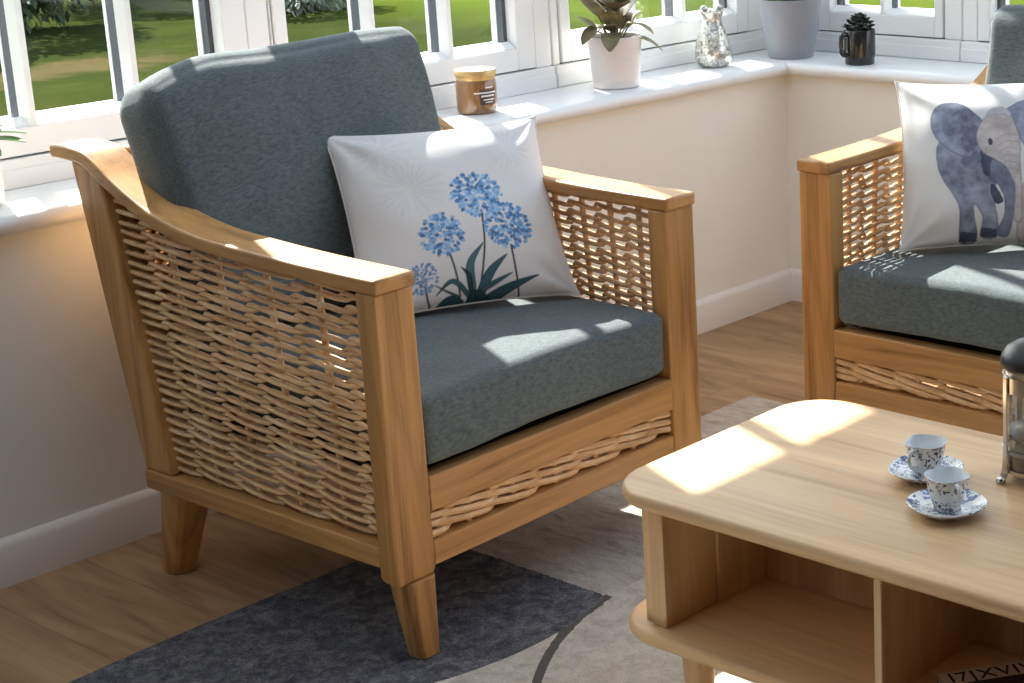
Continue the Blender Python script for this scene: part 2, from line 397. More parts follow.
# sill boards, mitred at the corner, with a rounded nose
def sill(name, P, ext):
    r = .0175; prof = [(SB+.02, SZ-.035), (SB+.02, SZ)]
    prof += [(-.032+r-r*math.sin(a), SZ-r+r*math.cos(a)) for a in [i*PI/8 for i in range(9)]]
    b = MB(); b.loft([[P(ext[0], n, z) for n, z in prof], [P(None, n, z) for n, z in prof]])
    return b.build(name, M['sill'], kind='structure', smooth=30)
sill('trim_1', lambda s, n, z: (s if s is not None else n-.0006, n, z), (FX0,))
sill('trim_2', lambda s, n, z: (n, s if s is not None else n-.0006, z), (FY0,))

# ------------------------------------------------------------------ windows
def window(num, P, s0, s1, sa, sb, glass, bars, label):
    """outer frame s0..s1, sash sa..sb, glass edges, bar centre positions; P(s, depth, z)"""
    def bx(b, a0, a1, n0, n1, z0, z1, mi=0):
        b.hexa([P(a0, n0, z0), P(a1, n0, z0), P(a1, n1, z0), P(a0, n1, z0), P(a0, n0, z1), P(a1, n0, z1), P(a1, n1, z1), P(a0, n1, z1)], mi)
    ZT = WT; z0 = SZ; zs = .716; zg = .784; zgt = ZT-.12; zst = ZT-.055
    g0, g1 = glass
    fr = MB()
    bx(fr, s0, s1, .190, .28, z0, zs-.003); bx(fr, s0, s1, .186, .20, z0, z0+.036); bx(fr, s0, s1, .200, .28, zst+.003, ZT)
    bx(fr, s0, sa-.003, .200, .28, zs-.003, zst+.003); bx(fr, sb+.003, s1, .200, .28, zs-.003, zst+.003)
    root = fr.build('window_%d' % num, M['upvc'], bevel=.004, kind='structure')
    gk = MB()
    for q in ((sa-.003, sa), (sb, sb+.003)): bx(gk, q[0], q[1], .208, .26, zs-.003, zst+.003)
    bx(gk, sa, sb, .208, .26, zs-.003, zs); bx(gk, sa, sb, .208, .26, zst, zst+.003)
    gk.build('gasket', M['gap'], root)
    sh = MB()
    bx(sh, sa, g0, .196, .27, zs, zst); bx(sh, g1, sb, .196, .27, zs, zst); bx(sh, g0, g1, .196, .27, zs, zg-.016); bx(sh, g0, g1, .196, .27, zgt+.016, zst)
    # chamfered glazing bead round the inside of the pane
    ch = .016
    sg = 1
    for (za, zb_) in ((zg-.016, zg), (zgt+.016, zgt)):
        sh.hexa([P(g0, .198, za), P(g1, .198, za), P(g1, .228, za), P(g0, .228, za), P(g0, .222, zb_), P(g1, .222, zb_), P(g1, .228, zb_), P(g0, .228, zb_)])
    sh.build('sash', M['upvc'], root, bevel=.003)
    sp = MB(); q = .011
    bx(sp, g0, g0+q, .2305, .250, zg-.01, zgt); bx(sp, g1-q, g1, .2305, .250, zg-.01, zgt); bx(sp, g0+q, g1-q, .2305, .250, zg-.016, zg-.004); bx(sp, g0+q, g1-q, .2305, .250, zgt, zgt+.01)
    sp.build('spacer_frame', M['spacer'], root)
    ob = MB(); bx(ob, g0-.002, g0+q+.002, .2505, .269, zg-.014, zgt+.01); bx(ob, g1-q-.002, g1+.002, .2505, .269, zg-.014, zgt+.01); bx(ob, g0+q, g1-q, .2505, .269, zg-.016, zg-.002)
    ob.build('outer_bead', M['upvc'], root)
    for c in bars:
        bb = MB(); h = .0115
        bb.loft([[P(c-h, .228, z), P(c-h+.004, .206, z), P(c-h*.5, .199, z), P(c+h*.5, .199, z), P(c+h-.004, .206, z), P(c+h, .228, z)] for z in (zg-.016, zgt+.016)])
        bar = bb.build('glazing_bar', M['upvc'], root)
        ss = MB(); bx(ss, c-.0105, c+.0105, .230, .255, zg-.01, zgt+.01); ss.build('spacer', M['spacer'], bar)
        ob = MB(); bx(ob, c-.011, c+.011, .257, .268, zg-.016, zgt+.016); ob.build('outer_bar', M['upvc'], bar)
    edges = [g0]+sorted(bars)+[g1]
    for i in range(len(edges)-1):
        gq = MB(); a = edges[i]+(.008 if i else .011); bq = edges[i+1]-(.008 if i < len(edges)-2 else .011)
        bx(gq, a, bq, .2285, .2300, zg-.003, zgt+.003); gq.build('pane', M['glass'], root)
    tag(root, label)
PA = lambda s, n, z: (s, n, z)
PB = lambda s, n, z: (n, s, z)
def winA(num, shift, label):
    window(num, PA, -1.4535+shift, -.660+shift, -1.446+shift, -.716+shift, (-1.414+shift, -.773+shift), [-1.191+shift, -.974+shift], label)
winA(1, -.797, 'white window nearest the left edge, behind the front armchair')
winA(2, 0, 'white window behind the blue-grey back cushion and amber candle')
# third window runs to the corner post
window(3, PA, -.656, .186, -.628, .088, (-.594, .040), [-.362, -.172], 'white window behind the white potted plant and silver ornament')
window(4, PB, -.430, .186, -.372, .036, (-.346, -.004), [-.178], 'white window behind the black mug planter')
window(5, PB, -1.28, -.432, -1.23, -.480, (-1.19, -.518), [-.742, -.966], 'white window behind the far armchair')
# corner post between the two runs of windows and an added unseen pier cutting fill light from the left
b = MB(); b.hexa([(.186, .186, SZ), (.30, .186, SZ), (.30, .30, SZ), (.186, .30, SZ), (.186, .186, WT), (.30, .186, WT), (.30, .30, WT), (.186, .30, WT)])
b.build('trim_3', M['upvc'], kind='structure')
b = MB(); b.box(FX0, -2.252, 0.0, .30, SZ, WT); b.build('fill_cut_pier', M['wall'], kind='structure')

# ------------------------------------------------------------------ armchairs
CW, CD = .737, .66
COFF = (CW/2, .33, 0)
ARM_TOP = [(-.006, .642), (.10, .643), (.20, .645), (.32, .650), (.44, .658), (.55, .680), (.65, .721), (.71, .755), (.745, .768), (.80, .771), (.832, .770)]
AT = smoothcurve([(v, z, 0) for v, z in ARM_TOP], 60)
AT = [(p.x, p.y) for p in AT]
ATH = .024
def arm_bot(v): return interp(AT, v)-ATH
def rear_front(z): return lerp(.585, .690, (z-.207)/(.71-.207))   # front line of rear post
def rear_back(z): return lerp(.655, .774, (z-.172)/(.746-.172))

def twine(mb, P, t0, t1, zrows, nseg, A, B, r, rnd, zmax=None, low=.0024, face=1):
    """two canes twisted round the stakes; P(t, w, z) -> point; zmax(t) clips"""
    for ri, z0 in enumerate(zrows):
        for ph in (0, 1):
            run = []; runs = []
            n = int(nseg*12)
            jz = rnd.uniform(-.0012, .0012)
            for i in range(n+1):
                t = lerp(t0, t1, i/n); th = PI*(t-t0)/(t1-t0)*nseg + (PI if ph else 0) + .18*math.sin(ri*2.1+5*t)
                co = math.cos(th)*face; wv = face*A*math.copysign(abs(co)**.7, co)
                sg = math.sin(th)*face; win = max(0, min(1, (-co-.08)/.5)); win = win*win*(3-2*win)
                zz = z0+jz - B*math.copysign(abs(sg)**1.5, sg)*(1-2*win) - .0012*abs(co) + low*wv/A + .0010*math.sin(9*t+ri*1.7)
                if zmax and zz > zmax(t)-r*.5:
                    if len(run) > 3: runs.append(run)
                    run = []; continue
                run.append((P(t, wv, zz)))
            if len(run) > 3: runs.append(run)
            for run in runs:
                rr = [r*(1+.16*noise.noise(Vector((i*.13, ri*3.1, ph*7.7)))) for i in range(len(run))]
                mb.tube(run, rr, 6)

def cushion_mesh(nx, ny, nz, hx, hy, hz, rad, puff, seed=0, wr=.004, radx=None):
    """rounded, puffed box on a cube grid: returns verts in [-hx..hx] etc and faces"""
    bm = bmesh.new(); vid = {}
    def V(i, j, k):
        if (i, j, k) not in vid: vid[(i, j, k)] = bm.verts.new((2*i/nx-1, 2*j/ny-1, 2*k/nz-1))
        return vid[(i, j, k)]
    for i in range(nx):
        for j in range(ny):
            for k in (0, nz): bm.faces.new([V(i, j, k), V(i+1, j, k), V(i+1, j+1, k), V(i, j+1, k)])
    for i in range(nx):
        for k in range(nz):
            for j in (0, ny): bm.faces.new([V(i, j, k), V(i+1, j, k), V(i+1, j, k+1), V(i, j, k+1)])
    for j in range(ny):
        for k in range(nz):
            for i in (0, nx): bm.faces.new([V(i, j, k), V(i, j+1, k), V(i, j+1, k+1), V(i, j, k+1)])
    vs = []; bm.verts.index_update(); kx = rad/(radx or rad); hx0 = hx; hx = hx*kx
    for v in bm.verts:
        x, y, z = v.co
        # spread grid so the rounded rim gets enough rows
        p = Vector((x*hx, y*hy, z*hz)); inn = Vector((max(-hx+rad, min(hx-rad, p.x)), max(-hy+rad, min(hy-rad, p.y)), max(-hz+rad, min(hz-rad, p.z))))
        d = p-inn
        if d.length > 1e-6:
            mxn = max(abs(d.x), abs(d.y), abs(d.z)); p = inn+d.normalized()*mxn
        p.x /= kx
        f = (1-x*x)*(1-y*y); g = math.copysign(1, z)*min(1, abs(z)*1.2)
        p.z += puff*f**.6*g if f > 0 else 0
        f2 = (1-x*x)*(1-z*z); p.y += puff*.35*f2**.6*y if f2 > 0 else 0
        f3 = (1-y*y)*(1-z*z); p.x += puff*.35*f3**.6*x if f3 > 0 else 0
        q = p*7+Vector((seed*3.3, seed*1.7, 0))
        nv = Vector((noise.noise(q), noise.noise(q+Vector((9, 0, 0))), noise.noise(q+Vector((0, 9, 0)))))
        q2 = p*22+Vector((seed, seed*2.7, 0)); p += nv*wr + Vector((0, 0, 1))*noise.noise(q2)*wr*.35
        vs.append(p)
    fs = [[v.index for v in f.verts] for f in bm.faces]; bm.free()
    return vs, fs

def make_armchair(loc, rz, label, cush, nleft, nright, seed):
    rnd = random.Random(seed)
    root = empty('wicker_armchair', loc, rz, label=label, cat='armchair', group='armchairs in the bay')
    off = COFF
    def mb(): return MB(off)
    for sgn in (0, 1):
        U = (lambda u: u) if not sgn else (lambda u: CW-u)
        # arm board, dropping in a curve from back to front
        b = mb(); rings = []
        for i, (v, z) in enumerate(AT):
            j0, j1 = max(i-1, 0), min(i+1, len(AT)-1)
            tx, tz = AT[j1][0]-AT[j0][0], AT[j1][1]-AT[j0][1]; L_ = math.hypot(tx, tz); nx, nz = tz/L_, -tx/L_
            th = ATH if i < 50 else ATH*(1-.1*(i-50)/10)
            bot = (v+nx*th, z+nz*th)
            rings.append([(U(0), v, z), (U(.08), v, z), (U(.08), bot[0], bot[1]), (U(0), bot[0], bot[1])])
        b.loft(rings); b.build('arm_rest', TEAK[1], root, bevel=.006, segs=3)
        # front post
        b = mb(); b.hexa([(U(.002), 0, .165), (U(.078), 0, .148), (U(.078), .042, .148), (U(.002), .042, .165), (U(.002), 0, .622), (U(.078), 0, .622), (U(.078), .042, .622), (U(.002), .042, .622)]) if False else \
            b.loft([[(U(.006), .002, .146), (U(.074), .002, .146), (U(.074), .040, .146), (U(.006), .040, .146)], [(U(.001), 0, .156), (U(.079), 0, .156), (U(.079), .042, .156), (U(.001), .042, .156)], [(U(.001), 0, .6185), (U(.079), 0, .6185), (U(.079), .042, .6185), (U(.001), .042, .6185)]])
        b.build('front_post', TEAK[2], root, bevel=.004)
        # rear post, raked
        b = mb(); rr = []
        for z in (.2075, .722):
            rr.append([(U(.004), rear_front(z), z), (U(.060), rear_front(z), z), (U(.060), rear_back(z), z), (U(.004), rear_back(z), z)])
        zt = .747; rr.append([(U(.004), rear_front(zt)+.012, zt-.006), (U(.060), rear_front(zt)+.012, zt-.006), (U(.060), rear_back(zt), zt), (U(.004), rear_back(zt), zt)])
        b.loft(rr); b.build('rear_post', TEAK[2], root, bevel=.004)
        # bottom side rail
        b = mb(); b.box(*sorted((U(.001), U(.050))), .041, .662, .172, .2072); b.build('side_rail', TEAK[1], root, bevel=.003)
        # legs
        def leg(tc, tr, bc, br, zt, zb, ns=8, sq=.5):
            b = mb(); rings = []
            for k in range(5):
                f = k/4; cx, cy, r = lerp(tc[0], bc[0], f), lerp(tc[1], bc[1], f), lerp(tr, br, f); z = lerp(zt, zb, f)
                ring = []
                for q in range(20):
                    t = 2*PI*q/20; c, s_ = math.cos(t), math.sin(t); m_ = max(abs(c), abs(s_)); k_ = lerp(1, 1/m_, sq)
                    ring.append((U(cx+r*c*k_), cy+r*s_*k_, z))
                rings.append(ring)
            b.loft(rings); b.build('leg', TEAK[2], root, bevel=.002, smooth=30)
        leg((.048, .024), .030, (.053, .015), .020, .147, .0135, sq=.85)
        leg((.050, .615), .040, (.046, .662), .026, .1725, .0005, sq=.45)
        # woven side panel
        n = nright if sgn else nleft; inner = sgn or seed == 2      # the side of the weave that faces the room
        b = mb(); rnd2 = random.Random(seed*10+sgn)
        def Pp(t, wv, z): return (U(.030)-(1 if not sgn else -1)*wv, lerp(rear_front(z)+.006, .036, t), z)
        def zm(t, n=n): return arm_bot(lerp(rear_front(.62)+.0, .036, t)) if t > .18 else arm_bot(lerp(rear_front(.66), .036, t))
        rows = [.2165+i*.0172 for i in range(31)]
        def zm2(t):
            # arm underside above this stake line
            z = .62
            for _ in range(6): z = arm_bot(lerp(rear_front(z)+.006, .036, t))
            return z
        twine(b, Pp, 0, 1, rows, n, .0072, .0050, .0041, rnd2, zm2, .0024 if not inner else -.0024, 1 if not inner else -1)
        for s_ in range(n):
            t = (s_+ (0.0 if False else 0.5))/n if n < 3 else (s_)/n+ .5/n*0
            t = min(max((s_)/n, .0), 1)
            if t < .02: continue
            b.tube([Pp(t, 0, lerp(.200, zm2(t)+.004, q/6)) for q in range(7)], .0056, 8)
        b.build('wicker_panel', M['cane'], root)
    # front rails, rear rails
    b = mb(); b.box(.079, CW-.079, .002, .036, .158, .199); b.build('front_rail', TEAK[0], root, bevel=.003)
    b = mb(); b.box(.079, CW-.079, .000, .036, .249, .307); b.build('seat_rail', TEAK[0], root, bevel=.003)
    b = mb(); b.box(.050, CW-.050, .618, .660, .172, .2072); b.build('rear_rail', TEAK[0], root, bevel=.003)
    b = mb(); b.loft([[(x, .690, .722), (x, .735, .722), (x, .742, .764), (x, .700, .764)] for x in (.081, CW-.081)]); b.build('back_rail', TEAK[0], root, bevel=.004)
    # front woven strip
    b = mb()
    twine(b, lambda t, wv, z: (lerp(.072, CW-.072, t), .020-wv, z), 0, 1, [.2085+i*.0148 for i in range(3)], 6, .0075, .0052, .0060, rnd, None)
    for s_ in range(1, 6): x = lerp(.072, CW-.072, s_/6); b.tube([(x, .020, .195), (x, .020, .252)], .005, 8)
    b.build('wicker_strip', M['cane'], root)
    # woven back panel (between the rear posts)
    b = mb()
    def Pk(t, wv, z): return (lerp(.050, CW-.050, t), (rear_front(z)+rear_back(z))/2+wv, z)
    twine(b, Pk, 0, 1, [.216+i*.0185 for i in range(28)], 6, .0092, .006, .0052, rnd, None)
    for s_ in range(1, 6): b.tube([Pk(s_/6, 0, lerp(.2, .73, q/4)) for q in range(5)], .0055, 6)
    b.build('back_panel', M['cane'], root)
    # webbing deck under the seat cushion, carried on ledger battens
    b = mb(); b.box(.062, CW-.062, .037, .600, .292, .304); b.build('seat_deck', M['deck'], root)
    # seat cushion
    c = cush
    vs, fs = cushion_mesh(60, 60, 16, .2865, .294, .057, .017, .008, seed, .003)
    b = mb(); b.add([(CW/2+p.x, .008+.292+p.y*1.0, .376+p.z + .006*(1-abs(p.x)/.284) - .010*max(0, -p.y-.2)) for p in vs], fs)
    sc_ = b.build('seat_cushion', M['linen'], root, smooth=180)
    # welt along the cushion's upper front edge and sides
    # back cushion: own plane, leaning on the back
    vs, fs = cushion_mesh(60, 52, 20, .29, c['H']/2, .066, .048, .018, seed+3, .006, .022)
    b = mb(); out = []
    ul0, ur0, ul1, ur1 = c['ul0'], c['ur0'], c['ul1'], c['ur1']
    for p in vs:
        fx, fy = p.x/.58+.5, p.y/c['H']+.5           # 0..1 over width and height
        # keep the rounded rim in real size
        ul, ur = lerp(ul0, ul1, fy**.7 if fy > 0 else 0), lerp(ur0, ur1, fy)
        W_ = ur-ul; H_ = c['H']
        u = ul+W_*fx; h = H_*fy
        h += c.get('sag', 0)*(4*fx*(1-fx)-1) + c.get('tilt', 0)*(fx-.5)*fy
        h -= c.get('drop', 0)*max(0, 1-fx/.26)**2*fy
        lean = c['lean']
        out.append((u, c['v0']+math.sin(lean)*h - p.z*math.cos(lean)*-1, .447+math.cos(lean)*h + p.z*math.sin(lean)*-1))
    b.add(out, fs); b.build('back_cushion', M['linen'], root, smooth=180)
    return root
CH_A = dict(ul0=.090, ur0=.652, ul1=.046, ur1=.648, H=.474, lean=R(15), v0=.538, drop=.040, sag=-.002, tilt=.006)
CH_B = dict(ul0=.080, ur0=.650, ul1=.076, ur1=.652, H=.448, lean=R(14), v0=.538, sag=0.004)
def place(lx, ly, ox, oy, a):      # world position of the chair base centre
    c, s_ = math.cos(a), math.sin(a); return (ox+c*COFF[0]-s_*COFF[1], oy+s_*COFF[0]+c*COFF[1], 0)
AA = R(1.195)
chairA = make_armchair(place(0, 0, -2.075, -.865, AA), AA, 'teak and wicker armchair in the foreground with the blue flower pillow', CH_A, 5, 9, 1)
AB = R(-90)
chairB = make_armchair(place(0, 0, -1.002, -.826, AB), AB, 'teak and wicker armchair at the right edge with the elephant pillow', CH_B, 7, 6, 2)

# ------------------------------------------------------------------ scatter pillows with printed fronts
def poly_mask(Xg, Yg, pts):
    ins = np.zeros(Xg.shape, bool); n = len(pts)
    for i in range(n):
        x1, y1 = pts[i]; x2, y2 = pts[(i+1) % n]
        if y1 == y2: continue
        c = ((y1 > Yg) != (y2 > Yg)) & (Xg < (x2-x1)*(Yg-y1)/(y2-y1)+x1)
        ins ^= c
    return ins
def spline2(pts, n=60): return [(p.x, p.y) for p in smoothcurve([(x, y, 0) for x, y in pts], n)]
def closed2(pts, n=8):
    out = []; m = len(pts)
    for i in range(m):
        a, b_, c, d = [Vector(pts[(i+q-1) % m]) for q in range(4)]
        for k in range(n):
            t = k/n; p = .5*((2*b_)+(c-a)*t+(2*a-5*b_+4*c-d)*t*t+(3*b_-a-3*c+d)*t**3); out.append((p.x, p.y))
    return out
def seg_dist(Xg, Yg, a, b_):
    ax, ay = a; bx, by = b_; dx, dy = bx-ax, by-ay; L2 = dx*dx+dy*dy+1e-12
    t = np.clip(((Xg-ax)*dx+(Yg-ay)*dy)/L2, 0, 1); return np.hypot(Xg-ax-t*dx, Yg-ay-t*dy), t
def curve_dist(Xg, Yg, pts):
    D = np.full(Xg.shape, 9.0); T = np.zeros(Xg.shape); n = len(pts)-1
    for i in range(n):
        d, t = seg_dist(Xg, Yg, pts[i], pts[i+1]); m_ = d < D; D[m_] = d[m_]; T[m_] = (i+t[m_])/n
    return D, T
def nz_grid(Xg, Yg, sc, seed):
    f = np.vectorize(lambda x, y: noise.fractal(Vector((x*sc, y*sc, seed)), .6, 2.0, 4)); return f(Xg, Yg)
def soft(d, w): return np.clip((w-d)/.0042+.5, 0, 1)*(np.asarray(w) > .0008)
def paint(img, mask, c, a=1.0):
    c = np.array(lin(c)); 
    if np.ndim(a): a = a[..., None]
    m_ = (mask[..., None]*a); img[:] = img*(1-m_)+c*m_

def flower_print(n):
    g = np.linspace(0, 1, n); Xg, Yg = np.meshgrid(g, g, indexing='ij'); img = np.empty((n, n, 3)); img[:] = lin((232, 228, 224))
    rnd = random.Random(5)
    # faint ghost flower heads
    for cx, cy, r in ((.28, .62, .17), (.20, .86, .14), (.80, .80, .13)):
        for k in range(26):
            a = 2*PI*k/26+rnd.uniform(-.1, .1); r0, r1 = r*rnd.uniform(.15, .4), r*rnd.uniform(.75, 1.05)
            d, t = seg_dist(Xg, Yg, (cx+r0*math.cos(a), cy+r0*math.sin(a)), (cx+r1*math.cos(a), cy+r1*math.sin(a)))
            paint(img, soft(d, .004+.003*t), (222, 219, 218), .7)
    def V(p): x, y = p; q = 1+.0001*x-.0228*y; return ((.9462*x+.0246*y+.0012)/q, (.0158*x+.975*y-.0429)/q)
    for L_ in ([(.614, .475), (.599, .304), (.560, .10)], [(.417, .285), (.438, .189), (.458, .062)], [(.735, .284), (.742, .141), (.751, .0)], [(.29, .13), (.30, .07), (.34, .0)]):
        d, t = curve_dist(Xg, Yg, spline2([V(p) for p in L_], 20)); paint(img, soft(d, .0048), (62, 70, 70))
    for pts, wd, c in (([(.52, .052), (.515, .207), (.593, .313)], .022, (86, 118, 122)), ([(.547, .047), (.616, .16), (.709, .24)], .024, (72, 106, 112)), ([(.541, .009), (.693, .07), (.862, .121)], .024, (62, 92, 98)),
                      ([(.506, .054), (.422, .137), (.337, .082)], .014, (74, 100, 104)), ([(.486, .018), (.408, .055), (.311, .009)], .020, (58, 88, 94)), ([(.566, .075), (.643, .109), (.728, .143)], .013, (70, 100, 106)),
                      ([(.511, .084), (.502, .155), (.466, .203)], .013, (52, 70, 74)), ([(.452, .063), (.388, .096), (.326, .137)], .006, (80, 90, 90)), ([(.53, .06), (.50, .01), (.42, -.01)], .03, (52, 80, 86)), ([(.55, .06), (.60, .01), (.70, -.01)], .028, (52, 78, 84))):
        cv = spline2([V(p) for p in pts], 30); d, t = curve_dist(Xg, Yg, cv)
        wv = wd*np.sqrt(np.clip(1-t, 0, 1))*(.75+.5*np.sin(PI*np.clip(t, 0, 1))); paint(img, soft(d, wv), tuple(int(q*.82) for q in c)); paint(img, soft(d, wv*.72), c)
    for cx, cy, r in ((.601, .588, .128), (.395, .386, .108), (.739, .396, .120), (.271, .178, .075)):
        cx, cy = V((cx, cy))
        for k in range(int(200*(r/.12)**1.3)):
            a = rnd.uniform(0, 2*PI); q = math.sqrt(rnd.uniform(0.01, 1)); pr = r*q
            x, yv = cx+pr*math.cos(a), cy+pr*math.sin(a)*1.04; aa = a+rnd.uniform(-.5, .5); l_ = r*.17*rnd.uniform(.7, 1.25)
            d, t = seg_dist(Xg, Yg, (x-l_*.5*math.cos(aa), yv-l_*.5*math.sin(aa)), (x+l_*.5*math.cos(aa), yv+l_*.5*math.sin(aa)))
            cc = rnd.choice([(142, 184, 222), (118, 166, 212), (96, 142, 190), (164, 200, 230), (84, 122, 166)]) if r > .09 else rnd.choice([(150, 176, 206), (126, 146, 190), (110, 140, 180)])
            paint(img, soft(d, (.0095 if r > .09 else .0065)*np.sin(PI*np.clip(.15+.8*t, 0, 1))), cc)
    return img
def elephant_print(n):
    g = np.linspace(0, 1, n); Xg, Yg = np.meshgrid(g, g, indexing='ij'); img = np.empty((n, n, 3)); img[:] = lin((234, 232, 228))
    def V(p): x, y = p; q = 1-.0048*x-.0134*y; return ((.9259*x+.0248*y+.0051)/q, (-.0232*x+.9561*y+.0143+.024)/q)
    nA = nz_grid(Xg, Yg, 7, 1.3); nB = nz_grid(Xg, Yg, 18, 4.1)
    def area(pts, c, var=.22, outline=(92, 98, 116), ow=.0045, smooth=True):
        q = [V(p) for p in pts]; q = closed2(q) if smooth else q
        mk = poly_mask(Xg, Yg, q); base = np.array(lin(c)); sh = 1+var*(1.5*nA+1.1*nB); sh = np.clip(sh, .55, 1.5)
        img[mk] = (base*sh[..., None])[mk]
        if outline:
            d, t = curve_dist(Xg, Yg, q+[q[0]]); paint(img, soft(d, ow*(.5+.6*np.abs(nA))), outline, .6)
    area([(.62, -.015), (.629, .171), (.644, .294), (.693, .294), (.71, -.015)], (196, 188, 186), .12, (150, 146, 150), .004)
    area([(.73, .0), (.72, .2), (.70, .42), (.80, .55), (.88, .45), (.90, .25), (.86, .0), (.80, .0), (.79, .15)], (140, 146, 162))
    area([(.177, .567), (.170, .442), (.205, .338), (.262, .244), (.302, .151), (.316, -.015), (.402, -.015), (.384, .109), (.379, .181), (.429, .109), (.424, .005), (.505, .0), (.511, .078), (.485, .243), (.50, .30), (.55, .35), (.560, .45), (.49, .60), (.301, .65)], (150, 156, 172), .26)
    area([(.411, .514), (.493, .451), (.545, .399), (.493, .352), (.438, .352), (.415, .42)], (92, 96, 112), .2, None)
    area([(.47, .295), (.497, .285), (.538, .212), (.529, .186), (.497, .186), (.47, .243)], (84, 88, 104), .2, None)
    area([(.475, .451), (.548, .409), (.588, .336), (.613, .253), (.597, .119), (.567, .006), (.507, .022), (.545, .109), (.547, .212), (.511, .295), (.466, .337)], (134, 140, 158), .2)
    for f in ([(.308, -.02), (.314, .03), (.404, .02), (.404, -.02)], [(.420, .0), (.424, .05), (.505, .04), (.510, .0)]):
        area(f, (88, 92, 110), .2, None, smooth=False)
    area([(.30, .44), (.33, .49), (.40, .50), (.41, .43), (.36, .39)], (128, 134, 152), .2, None)
    area([(.554, .773), (.583, .807), (.644, .848), (.72, .85), (.79, .79), (.82, .70), (.80, .60), (.72, .52), (.663, .54), (.626, .614), (.597, .714)], (146, 152, 168), .3)
    area([(.135, .693), (.146, .769), (.186, .819), (.252, .835), (.319, .813), (.378, .758), (.422, .699), (.41, .615), (.407, .53), (.345, .470), (.270, .50), (.209, .55), (.157, .617)], (140, 146, 164), .34)
    area([(.30, .60), (.36, .67), (.40, .66), (.40, .56), (.34, .50)], (122, 128, 147), .3, None)
    area([(.195, .66), (.215, .71), (.25, .69), (.25, .64), (.215, .62)], (126, 132, 150), .3, None)
    area([(.422, .707), (.473, .745), (.539, .753), (.59, .714), (.619, .639), (.634, .564), (.632, .45), (.640, .30), (.640, .10), (.60, .10), (.605, .295), (.560, .40), (.49, .455), (.43, .495), (.395, .565), (.392, .632)], (204, 194, 190), .14, (150, 140, 140), .005)
    area([(.43, .72), (.47, .79), (.54, .80), (.585, .745), (.54, .755), (.473, .748)], (206, 202, 206), .1, None)
    for k in range(6):
        yy = .60-.045*k; d, t = curve_dist(Xg, Yg, spline2([V(p) for p in [(.50+.008*k, yy-.01), (.56, yy+.022), (.63, yy+.01)]], 14)); paint(img, soft(d, .0035), (170, 157, 152), .6)
    ex, ey = V((.466, .569)); m_ = ((Xg-ex)/.013)**2+((Yg-ey+.3*(Xg-ex))/.022)**2 < 1+.6*nB; paint(img, m_, (74, 74, 88), .95)
    return img

def make_pillow(label, BL, d, e, W, Hh, T, img, seed, loc_root):
    d = Vector(d).normalized(); e = Vector(e); e = (e-d*e.dot(d)).normalized(); nrm = d.cross(e)     # faces the front
    n = img.shape[0]; ctr = Vector(BL)+d*W/2+e*Hh/2
    vs = []; g = np.linspace(-1, 1, n)
    def pt(x, y, side):
        ax, ay = 1-x*x, 1-y*y
        X_ = x*W/2*(1-.075*(ay**.65)); Y_ = y*Hh/2*(1-.075*(ax**.65))
        prof = (max(0, 1-abs(x)**2.4)*max(0, 1-abs(y)**2.4))**.55
        z = T*prof*(1.0 if side > 0 else .62)
        edge = 1-min(1, min(1-abs(x), 1-abs(y))*3)
        q = Vector((x*2.3, y*2.3, seed)); z += prof**.5*.006*noise.noise(q)*side
        # gathers radiating from the corners
        for cx in (-1, 1):
            for cy in (-1, 1):
                rr = math.hypot(x-cx, y-cy); an = math.atan2(y-cy, x-cx)
                z += side*.0022*math.sin(an*9+seed)*math.exp(-(rr-.35)**2/.05)*min(1, prof*3)
        return ctr+d*X_+e*Y_+nrm*(z*side if side > 0 else -abs(z))
    vs = [pt(x, y, 1) for x in g for y in g]
    fs = [(i*n+j, (i+1)*n+j, (i+1)*n+j+1, i*n+j+1) for i in range(n-1) for j in range(n-1)]
    base = Vector(loc_root)
    root = empty('scatter_pillow', base, 0, label=label, cat='pillow')
    inv = Matrix.Translation(-base)
    me = bpy.data.meshes.new('printed_front'); me.from_pydata([tuple(inv @ p) for p in vs], [], fs); me.materials.append(M['print'])
    ca = me.color_attributes.new('print', 'FLOAT_COLOR', 'POINT')
    buf = np.ones((n*n, 4), np.float32); buf[:, :3] = img.reshape(-1, 3); ca.data.foreach_set('color', buf.ravel())
    me.polygons.foreach_set('use_smooth', [True]*len(me.polygons))
    o = bpy.data.objects.new('printed_front', me); col.objects.link(o); o.parent = root
    nb = 60; gb = np.linspace(-1, 1, nb)
    b = MB(base); b.add([pt(x, y, -1) for x in gb for y in gb], [(i*nb+j, i*nb+j+1, (i+1)*nb+j+1, (i+1)*nb+j) for i in range(nb-1) for j in range(nb-1)])
    b.build('plain_back', M['pillow'], root, smooth=180)
    b = MB(base); per = [pt(x, -1, 1) for x in gb]+[pt(1, y, 1) for y in gb[1:]]+[pt(x, 1, 1) for x in gb[::-1][1:]]+[pt(-1, y, 1) for y in gb[::-1][1:]]
    b.tube(per, .0022, 6); b.build('seam', M['pillow'], root, smooth=180)
    return root
make_pillow('white pillow printed with blue agapanthus flowers on the foreground armchair', (-1.818, -.496, .451), (.9078, -.4192, -.0125), (.2428, .5011, .8306), .402, .366, .060, flower_print(250), 1.0, (-1.61, -.55, .449))
make_pillow('white pillow printed with grey elephants on the right armchair', (-.883, -.981, .449), (.5799, -.8146, .0088), (.4064, .2986, .8635), .404, .362, .060, elephant_print(250), 2.0, (-.70, -1.09, .445))

